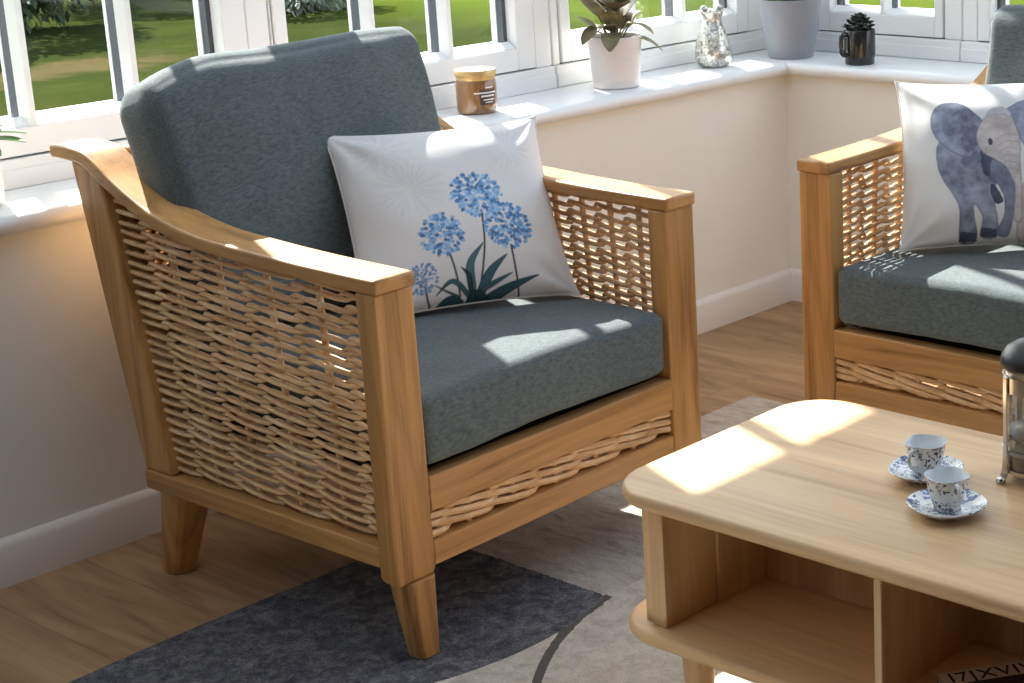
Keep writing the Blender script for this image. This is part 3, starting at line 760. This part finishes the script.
# ------------------------------------------------------------------ rug
b = MB(); nxr, nyr = 60, 60
X0, X1, Y0, Y1 = -3.1, -.735, -2.75, -.465
def rb(t, s):   # slightly wavy border
    return .004*math.sin(9*t+s)+.003*math.sin(23*t+2*s)
ring = []
for i in range(40): t = i/40; ring.append((lerp(X0, X1, t), Y0+rb(t, 1)))
for i in range(40): t = i/40; ring.append((X1+rb(t, 2), lerp(Y0, Y1, t)))
for i in range(40): t = i/40; ring.append((lerp(X1, X0, t), Y1+rb(t, 3)))
for i in range(40): t = i/40; ring.append((X0+rb(t, 4), lerp(Y1, Y0, t)))
b.loft([[(x, y, .0005) for x, y in ring], [(x, y, .009) for x, y in ring], [(x*.998-.004, y*.998-.002, .013) for x, y in ring]])
rug = b.build('area_rug', M['rug'], label='patchwork rug in slate, grey and beige under the armchairs and table', cat='rug')

# ------------------------------------------------------------------ coffee table
TX0, TX1, TY0, TY1 = -2.073, -1.597, -2.22, -1.308
tcx, tcy = (TX0+TX1)/2, (TY0+TY1)/2
tb = empty('coffee_table', (tcx, tcy, 0), label='light oak coffee table with open compartments and rounded corners', cat='table')
def rrect(x0, x1, y0, y1, r, n=10):
    out = []
    for cx, cy, a0 in ((x1-r, y1-r, 0), (x0+r, y1-r, 90), (x0+r, y0+r, 180), (x1-r, y0+r, 270)):
        for k in range(n+1): a = R(a0+90*k/n); out.append((cx+r*math.cos(a), cy+r*math.sin(a)))
    return out
def slab(name, z0, z1, ins, mat):
    b = MB((tcx, tcy, 0)); h = (z1-z0)/2; rings = []
    for k in range(9):
        a = -PI/2+PI*k/8; q = h*.75*(1-math.cos(a)); z = (z0+z1)/2+h*math.sin(a)
        rings.append([(x, y, z) for x, y in rrect(TX0+ins+q, TX1-ins-q, TY0+ins+q, TY1-ins-q, .085-q)])
    b.loft(rings); return b.build(name, mat, tb, smooth=30)
slab('table_top', .3995, .420, 0, OAK[1])
slab('lower_shelf', .2015, .221, 0, OAK[1])
def tbox(name, x0, x1, y0, y1, z0, z1, ax, bev=.0015):
    b = MB((tcx, tcy, 0)); b.box(x0, x1, y0, y1, z0, z1); return b.build(name, OAK[ax], tb, bevel=bev)
XF, XB = -2.046, -1.628; XM = -1.838
for y0, s in ((TY1-.069, 1), (TY0+.069, -1)):       # two layered side panels
    tbox('side_panel', XF, XB, *sorted((y0, y0-s*.026)), .2212, .3993, 2)
    tbox('outer_panel', XF+.006, XB-.006, *sorted((y0+s*.004, y0+s*.017)), .2212, .3993, 2)
tbox('corner_post', XF+.105, XM, TY1-.0951, TY1-.101, .2212, .3993, 2)
yl, yr_ = TY1-.0952, TY0+.0952
tbox('back_panel', XM, XM+.012, yr_, yl, .2212, .3993, 2)
for ydv in (-1.758, ):
    tbox('divider', XF, XM-.0005, ydv-.006, ydv+.006, .2212, .3993, 2)
    tbox('divider', XM+.0125, XB, ydv-.006, ydv+.006, .2212, .3993, 2)
for lx in (-2.012, -1.662):
    for ly in (-1.428, -2.10):
        b = MB((tcx, tcy, 0)); b.lathe([(.013, .0135), (.0145, .03), (.024, .19), (.024, .2013)], (lx, ly, 0), 20); b.build('leg', OAK[2], tb, smooth=30)

# ------------------------------------------------------------------ coffee cups and saucers
def rsq(t, p=3.2):
    c, s_ = abs(math.cos(t)), abs(math.sin(t)); return (c**p+s_**p)**(-1/p)
def saucer(name, loc, rz, label):
    b = MB(); sh = lambda t, z: rsq(t, 2.3)
    prof = [(.0005, .003), (.022, .003), (.024, .0), (.027, .0), (.029, .0035), (.042, .008), (.0495, .0135), (.0502, .0148), (.0492, .0155), (.040, .0105), (.027, .0062), (.0005, .0058)]
    b.lathe(prof, (0, 0, 0), 56, 0, True, sh)
    o = b.build(name, M['china'], label=label, cat='saucer', group='coffee cups and saucers'); o.location = loc; o.rotation_euler = (0, 0, rz); return o
def cup(loc, rz, hang, label):
    root = empty('espresso_cup', loc, rz, label=label, cat='cup', group='coffee cups and saucers')
    def sh(t, z): return lerp(1, rsq(t, 2.9), max(0, min(1, (z-.012)/.03)))
    b = MB(); b.lathe([(.0005, .002), (.0150, .002), (.0160, 0), (.0175, 0), (.0182, .004), (.0212, .014), (.0242, .029), (.0268, .0435), (.0272, .0445)], (0, 0, 0), 48, 0, False, sh)
    b.build('cup_body', M['china2'], root)
    b = MB(); b.lathe([(.0272, .0445), (.0266, .0452), (.0256, .044), (.0228, .029), (.0198, .014), (.0168, .006), (.0005, .0045)], (0, 0, 0), 48, 0, False, sh); b.build('cup_lining', M['chinain'], root)
    b = MB(); c, s_ = math.cos(hang), math.sin(hang)
    pts = smoothcurve([(.0245, .038, 0), (.036, .040, 0), (.0405, .030, 0), (.035, .018, 0), (.0210, .0120, 0)], 16)
    b.tube([(p.x*c, p.x*s_, p.y) for p in pts], [.0034-.0008*math.sin(PI*i/16) for i in range(17)], 10); b.build('handle', M['chinain'], root)
    return root
S1 = Vector((-1.799, -1.664, .4205)); S2 = Vector((-1.886, -1.755, .4205))
saucer('saucer', S1, R(20), 'blue patterned saucer further from the table front, under the rear coffee cup')
saucer('saucer', S2, R(65), 'blue patterned saucer nearest the table front, under the front coffee cup')
cup(S1+Vector((0, 0, .0066)), R(20), R(160), 'small patterned coffee cup on the rear saucer')
cup(S2+Vector((0, 0, .0066)), R(65), R(172), 'small patterned coffee cup on the front saucer')

# ------------------------------------------------------------------ french press
fp = empty('cafetiere', (-1.7135, -1.7835, .4203), R(15), label='glass and steel cafetiere with black lid on the coffee table', cat='coffee press')
b = MB(); b.lathe([(.0005, .012), (.040, .012), (.0425, .016), (.0425, .150), (.0437, .156), (.0425, .1555), (.0412, .150), (.0412, .018), (.0005, .0155)], n=48, cap=False); b.build('glass_beaker', M['beaker'], fp)
b = MB(); b.lathe([(.0005, .0156), (.0405, .0156), (.0408, .030), (.030, .037), (.0005, .034)], n=40, cap=False); b.build('coffee_dregs', M['coffee'], fp)
for z0_, z1_ in ((.126, .148), (.0405, .0455), (.014, .019)):
    b = MB(); b.lathe([(.0433, z0_), (.0447, z0_), (.0447, z1_), (.0433, z1_), (.0433, z0_)], n=48, cap=False); b.build('steel_band', M['steel'], fp)
for q in range(4):
    a = R(45+90*q); c, s_ = math.cos(a), math.sin(a)
    b = MB(); rad = [.0462, .0462, .0455, .0455, .0470, .0530]; zz = [.148, .10, .046, .020, .010, .0035]
    for wv in (0,):
        rings = []
        for r_, z in zip(rad, zz):
            hw = .0045 if z > .03 else .007; rings.append([(r_*c-hw*s_-.0012*c, r_*s_+hw*c-.0012*s_, z), (r_*c+hw*s_-.0012*c, r_*s_-hw*c-.0012*s_, z), (r_*c+hw*s_+.0012*c, r_*s_-hw*c+.0012*s_, z), (r_*c-hw*s_+.0012*c, r_*s_+hw*c+.0012*s_, z)])
        b.loft(rings)
    b.lathe([(.0005, 0), (.006, 0), (.007, .003), (.005, .0065), (.0005, .007)], (.0525*c, .0525*s_, 0), 14)
    b.build('foot', M['steel'], fp)
b = MB(); b.lathe([(.0005, .060), (.0385, .060), (.0402, .063), (.0402, .068), (.036, .071), (.006, .073), (.0022, .076), (.0022, .150), (.0005, .150)], n=36, cap=False); b.build('plunger', M['mesh'], fp)
b = MB(); b.lathe([(.0005, .1572), (.0440, .1572), (.0475, .1600), (.0480, .1660), (.0462, .1730), (.0405, .1815), (.029, .1890), (.014, .1930), (.0045, .1938), (.0005, .1938)], n=48, cap=False); b.build('lid', M['blackplastic'], fp)
b = MB(); b.lathe([(.0005, .1936), (.004, .1936), (.004, .199), (.0095, .2035), (.0115, .2095), (.009, .2155), (.0005, .218)], n=24, cap=False); b.build('knob', M['blackplastic'], fp)
b = MB(); pts = smoothcurve([(.044, .143, 0), (.068, .146, 0), (.082, .132, 0), (.084, .09, 0), (.078, .05, 0), (.062, .036, 0), (.0455, .043, 0)], 24); hc, hs2 = math.cos(R(-75)), math.sin(R(-75))
b.tube([(p.x*hc, p.x*hs2, p.y) for p in pts], .0062, 12); b.build('handle', M['blackplastic'], fp)

# ------------------------------------------------------------------ book on the lower shelf
bx_ = empty('paperback_book', (-1.963, -1.789, .2215), R(-37), label='small book with a row of black capital letters inside the table compartment', cat='book')
# local x runs along the far edge, local y points away from the viewer
b = MB(); b.box(.002, .140, -.108, -.002, .0011, .0118); b.build('page_block', M['paper'], bx_)
b = MB(); b.box(0, .142, -.110, 0, 0, .0010); b.build('back_cover', M['bookdark'], bx_)
b = MB(); b.box(0, .142, -.110, -.0325, .0119, .0130); b.box(0, .142, -.0325, -.0, .0119, .0130, 1); sp_ = b.build('front_cover', [M['bookdark'], M['bookcover']], bx_)
fc = bpy.data.curves.new('spine_lettering', 'FONT'); fc.body = 'I7JXVIVI'; fc.size = .034; fc.extrude = .0003; fc.align_x = 'LEFT'; fc.space_character = 1.1
fo = bpy.data.objects.new('spine_lettering', fc); col.objects.link(fo); C.view_layer.update()
me = bpy.data.meshes.new_from_object(fo.evaluated_get(C.evaluated_depsgraph_get())); bpy.data.objects.remove(fo, do_unlink=True)
me.materials.clear(); me.materials.append(M['ink'])
fo = bpy.data.objects.new('spine_lettering', me); col.objects.link(fo); fo.parent = sp_; fo.location = (.010, -.0285, .0132)

# ------------------------------------------------------------------ things on the sills
# amber candle jar
cd = empty('candle_jar', (-1.010, 0.084, SZ+.0003), R(0), label='amber glass candle jar with gold lid on the window sill', cat='candle')
b = MB(); b.lathe([(.0005, 0), (.040, 0), (.0445, .004), (.0455, .012), (.0455, .070), (.043, .076), (.0005, .076)], n=40, cap=False); b.build('jar', M['amber'], cd)
b = MB(); b.lathe([(.0005, .0762), (.0435, .0762), (.0440, .080), (.0440, .0845), (.0470, .0865), (.0470, .0955), (.0455, .098), (.0005, .0975)], n=40, cap=False); b.build('lid', M['goldlid'], cd)
lab = MB(); wt = MB(); a0 = math.atan2(-3.03, -2.67)
def patch(mbx, a1, a2, z1, z2, r):
    n = 10; mbx.loft([[(r*math.cos(lerp(a1, a2, i/n)), r*math.sin(lerp(a1, a2, i/n)), z) for i in range(n+1)]+[((r-.0005)*math.cos(lerp(a1, a2, i/n)), (r-.0005)*math.sin(lerp(a1, a2, i/n)), z) for i in range(n, -1, -1)] for z in (z1, z2)])
patch(lab, a0+.15, a0+1.05, .022, .056, .0460); lb = lab.build('label', M['labelbrown'], cd)
for z1, z2, q1, q2 in ((.0475, .0505, -.12, 1.1), (.040, .0435, .22, .98), (.032, .0345, .32, .95), (.0265, .0285, .42, .85), (.059, .062, .45, .9)): patch(wt, a0+q1, a0+q2, z1, z2, .0464)
wt.build('lettering_band', M['labelwhite'], lb)

def leaf(mb, base, dirv, up_, L_, W_, droop=.3, fold=.18, n=7, mi=0):
    d = Vector(dirv).normalized(); u = Vector(up_); s_ = d.cross(u).normalized(); u = s_.cross(d).normalized(); base = Vector(base)
    L, Rr, Md = [], [], []
    for i in range(n+1):
        t = i/n; wv = W_/2*(math.sin(PI*min(1, t*.96+.03))**.6); c = base+d*L_*t-Vector((0, 0, 1))*droop*L_*t*t
        Md.append(c); L.append(c+s_*wv+u*fold*wv); Rr.append(c-s_*wv+u*fold*wv)
    th = u*.0008
    vs = []; fs = []
    for sgn in (1, -1):
        o = len(vs)
        for i in range(n+1): vs += [L[i]+th*sgn, Md[i]+th*sgn, Rr[i]+th*sgn]
        for i in range(n):
            for j in (0, 1): fs.append((o+3*i+j, o+3*i+j+1, o+3*i+4+j, o+3*i+3+j))
    m_ = 3*(n+1)
    for i in range(n):
        for j in (0, 2): fs.append((3*i+j, 3*i+3+j, m_+3*i+3+j, m_+3*i+j))
    mb.add(vs, fs, mi)

# white pot with ribbed bands and a variegated plant
wp = empty('potted_plant', (-0.572, 0.071, SZ+.0003), R(0), label='bushy variegated plant in a white ribbed pot on the sill', cat='potted plant')
b = MB()
prof = [(.0005, 0), (.052, 0), (.055, .003)]
for i in range(46):
    z = .004+.119*i/45; r_ = lerp(.0555, .0660, z/.124); prof.append((r_+.0009*abs(math.sin(z*PI/.0135)), z))
prof += [(.0655, .125), (.062, .125), (.061, .112), (.0005, .112)]
b.lathe(prof, n=72, cap=False, shape=lambda t, z: 1+(.006*abs(math.sin(18*t)) if .01 < z < .12 else 0)); b.build('pot', M['whitepot'], wp, smooth=25)
b = MB(); b.lathe([(.0005, .1122), (.0605, .1122), (.0605, .116), (.03, .119), (.0005, .118)], n=30, cap=False); b.build('soil', M['soil'], wp)
rn = random.Random(11); fa, fb, st = MB(), MB(), MB()
for i in range(20):
    a = 2.4*i; rr = rn.uniform(.004, .038); el = rn.uniform(.65, 1.35); hb = rn.uniform(.135, .205)
    p0 = Vector((rr*.5*math.cos(a), rr*.5*math.sin(a), .112)); p1 = Vector((rr*1.3*math.cos(a), rr*1.3*math.sin(a), hb))
    d = Vector((math.cos(a)*math.cos(el), math.sin(a)*math.cos(el), math.sin(el)*.8))
    st.tube([p0, (p0+p1)/2+Vector((0, 0, .008)), p1], .0019, 6)
    leaf(fa if i % 3 == 0 else fb, p1, d, (0, 0, 1), rn.uniform(.06, .082), rn.uniform(.052, .066), rn.uniform(.1, .5))
for (dx, dy, h, mbx, lx) in ((.62, -.78, .118, fa, .074), (-.78, -.62, .135, fb, .075), (.85, -.3, .15, fa, .07), (-.95, -.05, .15, fb, .075)):
    p1 = Vector((.042*dx, .042*dy, h)); st.tube([Vector((.01*dx, .01*dy, .112)), p1+Vector((0, 0, .002))], .0019, 6)
    leaf(mbx, p1, (dx, dy, .1), (0, 0, 1), lx, .048, .55)
st.build('stem', M['leafB'], wp); fa.build('variegated_foliage', M['leafA'], wp, label='cream and green leaves'); fb.build('bronze_foliage', M['leafB'], wp, label='dark bronze green leaves')

# silver mosaic ornament with ears-like knobs on the rim
b = MB(); b.lathe([(.0005, 0), (.034, 0), (.042, .006), (.047, .022), (.0475, .040), (.043, .066), (.034, .094), (.026, .114), (.0235, .124), (.027, .134), (.029, .141), (.024, .147), (.012, .149), (.0005, .1495)], n=44, cap=False, shape=lambda t, z: 1+.02*math.sin(5*t+z*40)+.015*math.sin(9*t-z*70))
for a in (R(-30), R(150)):
    b.lathe([(.0005, .136), (.010, .138), (.0125, .145), (.010, .154), (.005, .159), (.0005, .160)], (.021*math.cos(a), .021*math.sin(a), 0), 16, cap=False)
for i in range(7):
    a = 2*PI*i/7; b.lathe([(.0005, .137), (.006, .140), (.007, .146), (.0005, .152)], (.020*math.cos(a), .020*math.sin(a), 0), 10, cap=False)
orn = b.build('mosaic_ornament', M['mosaic'], label='silver mosaic ornament with narrow neck on the sill between two plant pots', cat='ornament'); orn.location = (-0.183, 0.093, SZ+.0003)

# grey pot in the corner
gp = empty('potted_plant', (0.059, 0.026, SZ+.0003), label='large smooth grey plant pot on the sill corner', cat='potted plant')
b = MB(); b.lathe([(.0005, 0), (.058, 0), (.0605, .003), (.0615, .020), (.066, .030), (.074, .070), (.080, .112), (.0850, .148), (.0862, .150), (.0862, .157), (.0835, .158), (.080, .142), (.0005, .142)], n=56, cap=False); b.build('pot', M['greypot'], gp, smooth=35)
b = MB(); b.lathe([(.0005, .1422), (.0795, .1422), (.0795, .147), (.04, .151), (.0005, .150)], n=30, cap=False); b.build('soil', M['soil'], gp)
b = MB(); rn = random.Random(3)
for i in range(26):
    a = 2.4*i; rr = .066*math.sqrt((i+.5)/26); x, y = rr*math.cos(a), rr*math.sin(a)
    h = rn.uniform(.03, .11)*(1.2-rr/.1)
    b.lathe([(.0005, .144), (.008, .146), (.0105, .152+h*.3), (.0095, .152+h*.7), (.005, .152+h*.95), (.0005, .152+h)], (x, y, 0), 12, cap=False, shape=lambda t, z: 1+.12*math.sin(6*t))
b.build('foliage', M['leafC'], gp)

# black glossy mug planter
mg = empty('mug_planter', (0.037, -0.220, SZ+.0003), label='small black glazed mug planter with handle on the sill of the far window', cat='planter')
b = MB(); b.lathe([(.0005, 0), (.037, 0), (.0385, .003), (.0385, .016), (.0405, .019), (.0412, .026), (.0412, .088), (.0402, .090), (.038, .088), (.0375, .076), (.0005, .076)], n=44, cap=False); b.build('mug', M['blackgloss'], mg, smooth=35)
b = MB(); ha = R(160); c, s_ = math.cos(ha), math.sin(ha); pts = smoothcurve([(.039, .080, 0), (.052, .079, 0), (.057, .068, 0), (.057, .040, 0), (.052, .028, 0), (.039, .026, 0)], 20)
b.tube([(p.x*c, p.x*s_, p.y) for p in pts], .0060, 12); b.build('handle', M['blackgloss'], mg)
b = MB(); b.lathe([(.0005, .0762), (.037, .0762), (.037, .080), (.0005, .082)], n=26, cap=False); b.build('soil', M['soil'], mg)
b = MB(); rn = random.Random(8)
for i in range(30):
    a = 2.4*i; q = (i+.5)/30; rr = .034*math.sqrt(q); el = lerp(1.35, .35, q); p = (rr*.8*math.cos(a), rr*.8*math.sin(a), lerp(.112, .086, q))
    leaf(b, p, (math.cos(a)*math.cos(el), math.sin(a)*math.cos(el), math.sin(el)), (0, 0, 1), .024, .023, .1, .5, 5)
b.lathe([(.0005, .078), (.026, .080), (.031, .096), (.022, .112), (.0005, .118)], n=18, cap=False)
b.build('foliage', M['blackleaf'], mg)

# glass pot with a leafy plant, mostly beyond the left edge
lp = empty('potted_plant', (-2.168, 0.097, SZ+.0003), label='green leafy plant in a pale pot at the far left end of the sill', cat='potted plant')
b = MB(); b.lathe([(.0005, 0), (.040, 0), (.046, .006), (.0485, .030), (.0485, .095), (.0500, .102), (.0465, .103), (.0455, .090), (.0005, .088)], n=44, cap=False); b.build('pot', M['whitepot'], lp)
b = MB(); b.lathe([(.0005, .0882), (.045, .0882), (.045, .092), (.0005, .094)], n=26, cap=False); b.build('soil', M['soil'], lp)
fa, st = MB(), MB(); rn = random.Random(21)
for i in range(16):
    a = 2.4*i+.3; el = rn.uniform(.1, 1.1); hb = rn.uniform(.10, .17); p1 = Vector((.028*math.cos(a), .028*math.sin(a), hb))
    st.tube([Vector((.008*math.cos(a), .008*math.sin(a), .090)), p1], .0016, 6)
    leaf(fa, p1, (math.cos(a)*math.cos(el), math.sin(a)*math.cos(el), math.sin(el)), (0, 0, 1), rn.uniform(.04, .062), rn.uniform(.022, .03), .3)
for ang, h in ((R(-42), .118), (R(-20), .128)):
    p1 = Vector((.030*math.cos(ang), .030*math.sin(ang), h)); st.tube([Vector((.01, 0, .09)), p1], .0016, 6)
    leaf(fa, p1, (math.cos(ang), math.sin(ang), .0), (0, 0, 1), .068, .036, .12)
st.build('stem', M['leafG'], lp); fa.build('foliage', M['leafG'], lp)

# ------------------------------------------------------------------ garden
GZ = -.30
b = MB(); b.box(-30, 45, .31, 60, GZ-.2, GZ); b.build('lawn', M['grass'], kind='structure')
b = MB(); b.box(.31, 45, -30, .309, GZ-.2, GZ); b.build('side_lawn', M['sungrass'], kind='structure')
def shrub(name, loc, rx, ry, h, mat, label, nl, ls, seed, mat2=None, trunk=.15):
    rn = random.Random(seed); root = empty(name, loc, label=label, cat='shrub', group='shrubs in the garden')
    st = MB()
    for i in range(7):
        a = 2*PI*i/7; st.tube([(0.06*rx*math.cos(a), .06*ry*math.sin(a), -.02), (.3*rx*math.cos(a), .3*ry*math.sin(a), h*.4), (.55*rx*math.cos(a+.3), .55*ry*math.sin(a+.3), h*.75)], [.03, .02, .008], 6)
    st.build('stem', M['bark'], root)
    fa, f2 = MB(), MB()
    # core mass so that the crown is dense
    for i in range(nl):
        a = rn.uniform(0, 2*PI); cz = rn.uniform(-1, 1); q = math.sqrt(max(0, 1-cz*cz)); k_ = rn.uniform(.55, 1)*(1+.22*noise.noise(Vector((math.cos(a)*2, math.sin(a)*2, cz*2+seed))))
        p = Vector((rx*q*k_*math.cos(a), ry*q*k_*math.sin(a), h*.52+h*.5*cz*k_)); 
        if p.z < .02: p.z = .02+rn.uniform(0, .1)
        d = Vector((math.cos(a)*q+rn.uniform(-.6, .6), math.sin(a)*q+rn.uniform(-.6, .6), cz+rn.uniform(-.4, .6)))
        tgt = f2 if (mat2 and rn.random() < .25 and cz > -.2) else fa
        leaf(tgt, p, d, (rn.uniform(-1, 1), rn.uniform(-1, 1), 1), ls*rn.uniform(.7, 1.3), ls*.55, .2, .2, 2)
    fa.build('foliage', mat, root)
    if mat2: f2.build('blossom', mat2, root)
    return root
shrub('garden_shrub', (3.75, 11.2, GZ), 1.05, .7, 1.5, M['shrubdark'], 'dark evergreen shrub seen through the left pane of the nearest window', 5200, .085, 1)
shrub('garden_shrub', (2.55, 9.75, GZ), .50, .42, .66, M['shrubgrey'], 'grey-green low shrub in front of the dark evergreen outside', 2600, .06, 2)
shrub('garden_shrub', (6.2, 12.6, GZ), 1.4, .9, 1.6, M['shrubdark'], 'dark shrub with pinkish flower heads behind the lawn', 5600, .085, 3, M['shrubpink'])
shrub('garden_shrub', (6.0, 10.2, GZ), .72, .5, .6, M['shrubgrey'], 'small brownish shrub at the lawn edge outside the second window', 2600, .06, 4, M['shrubpink'])
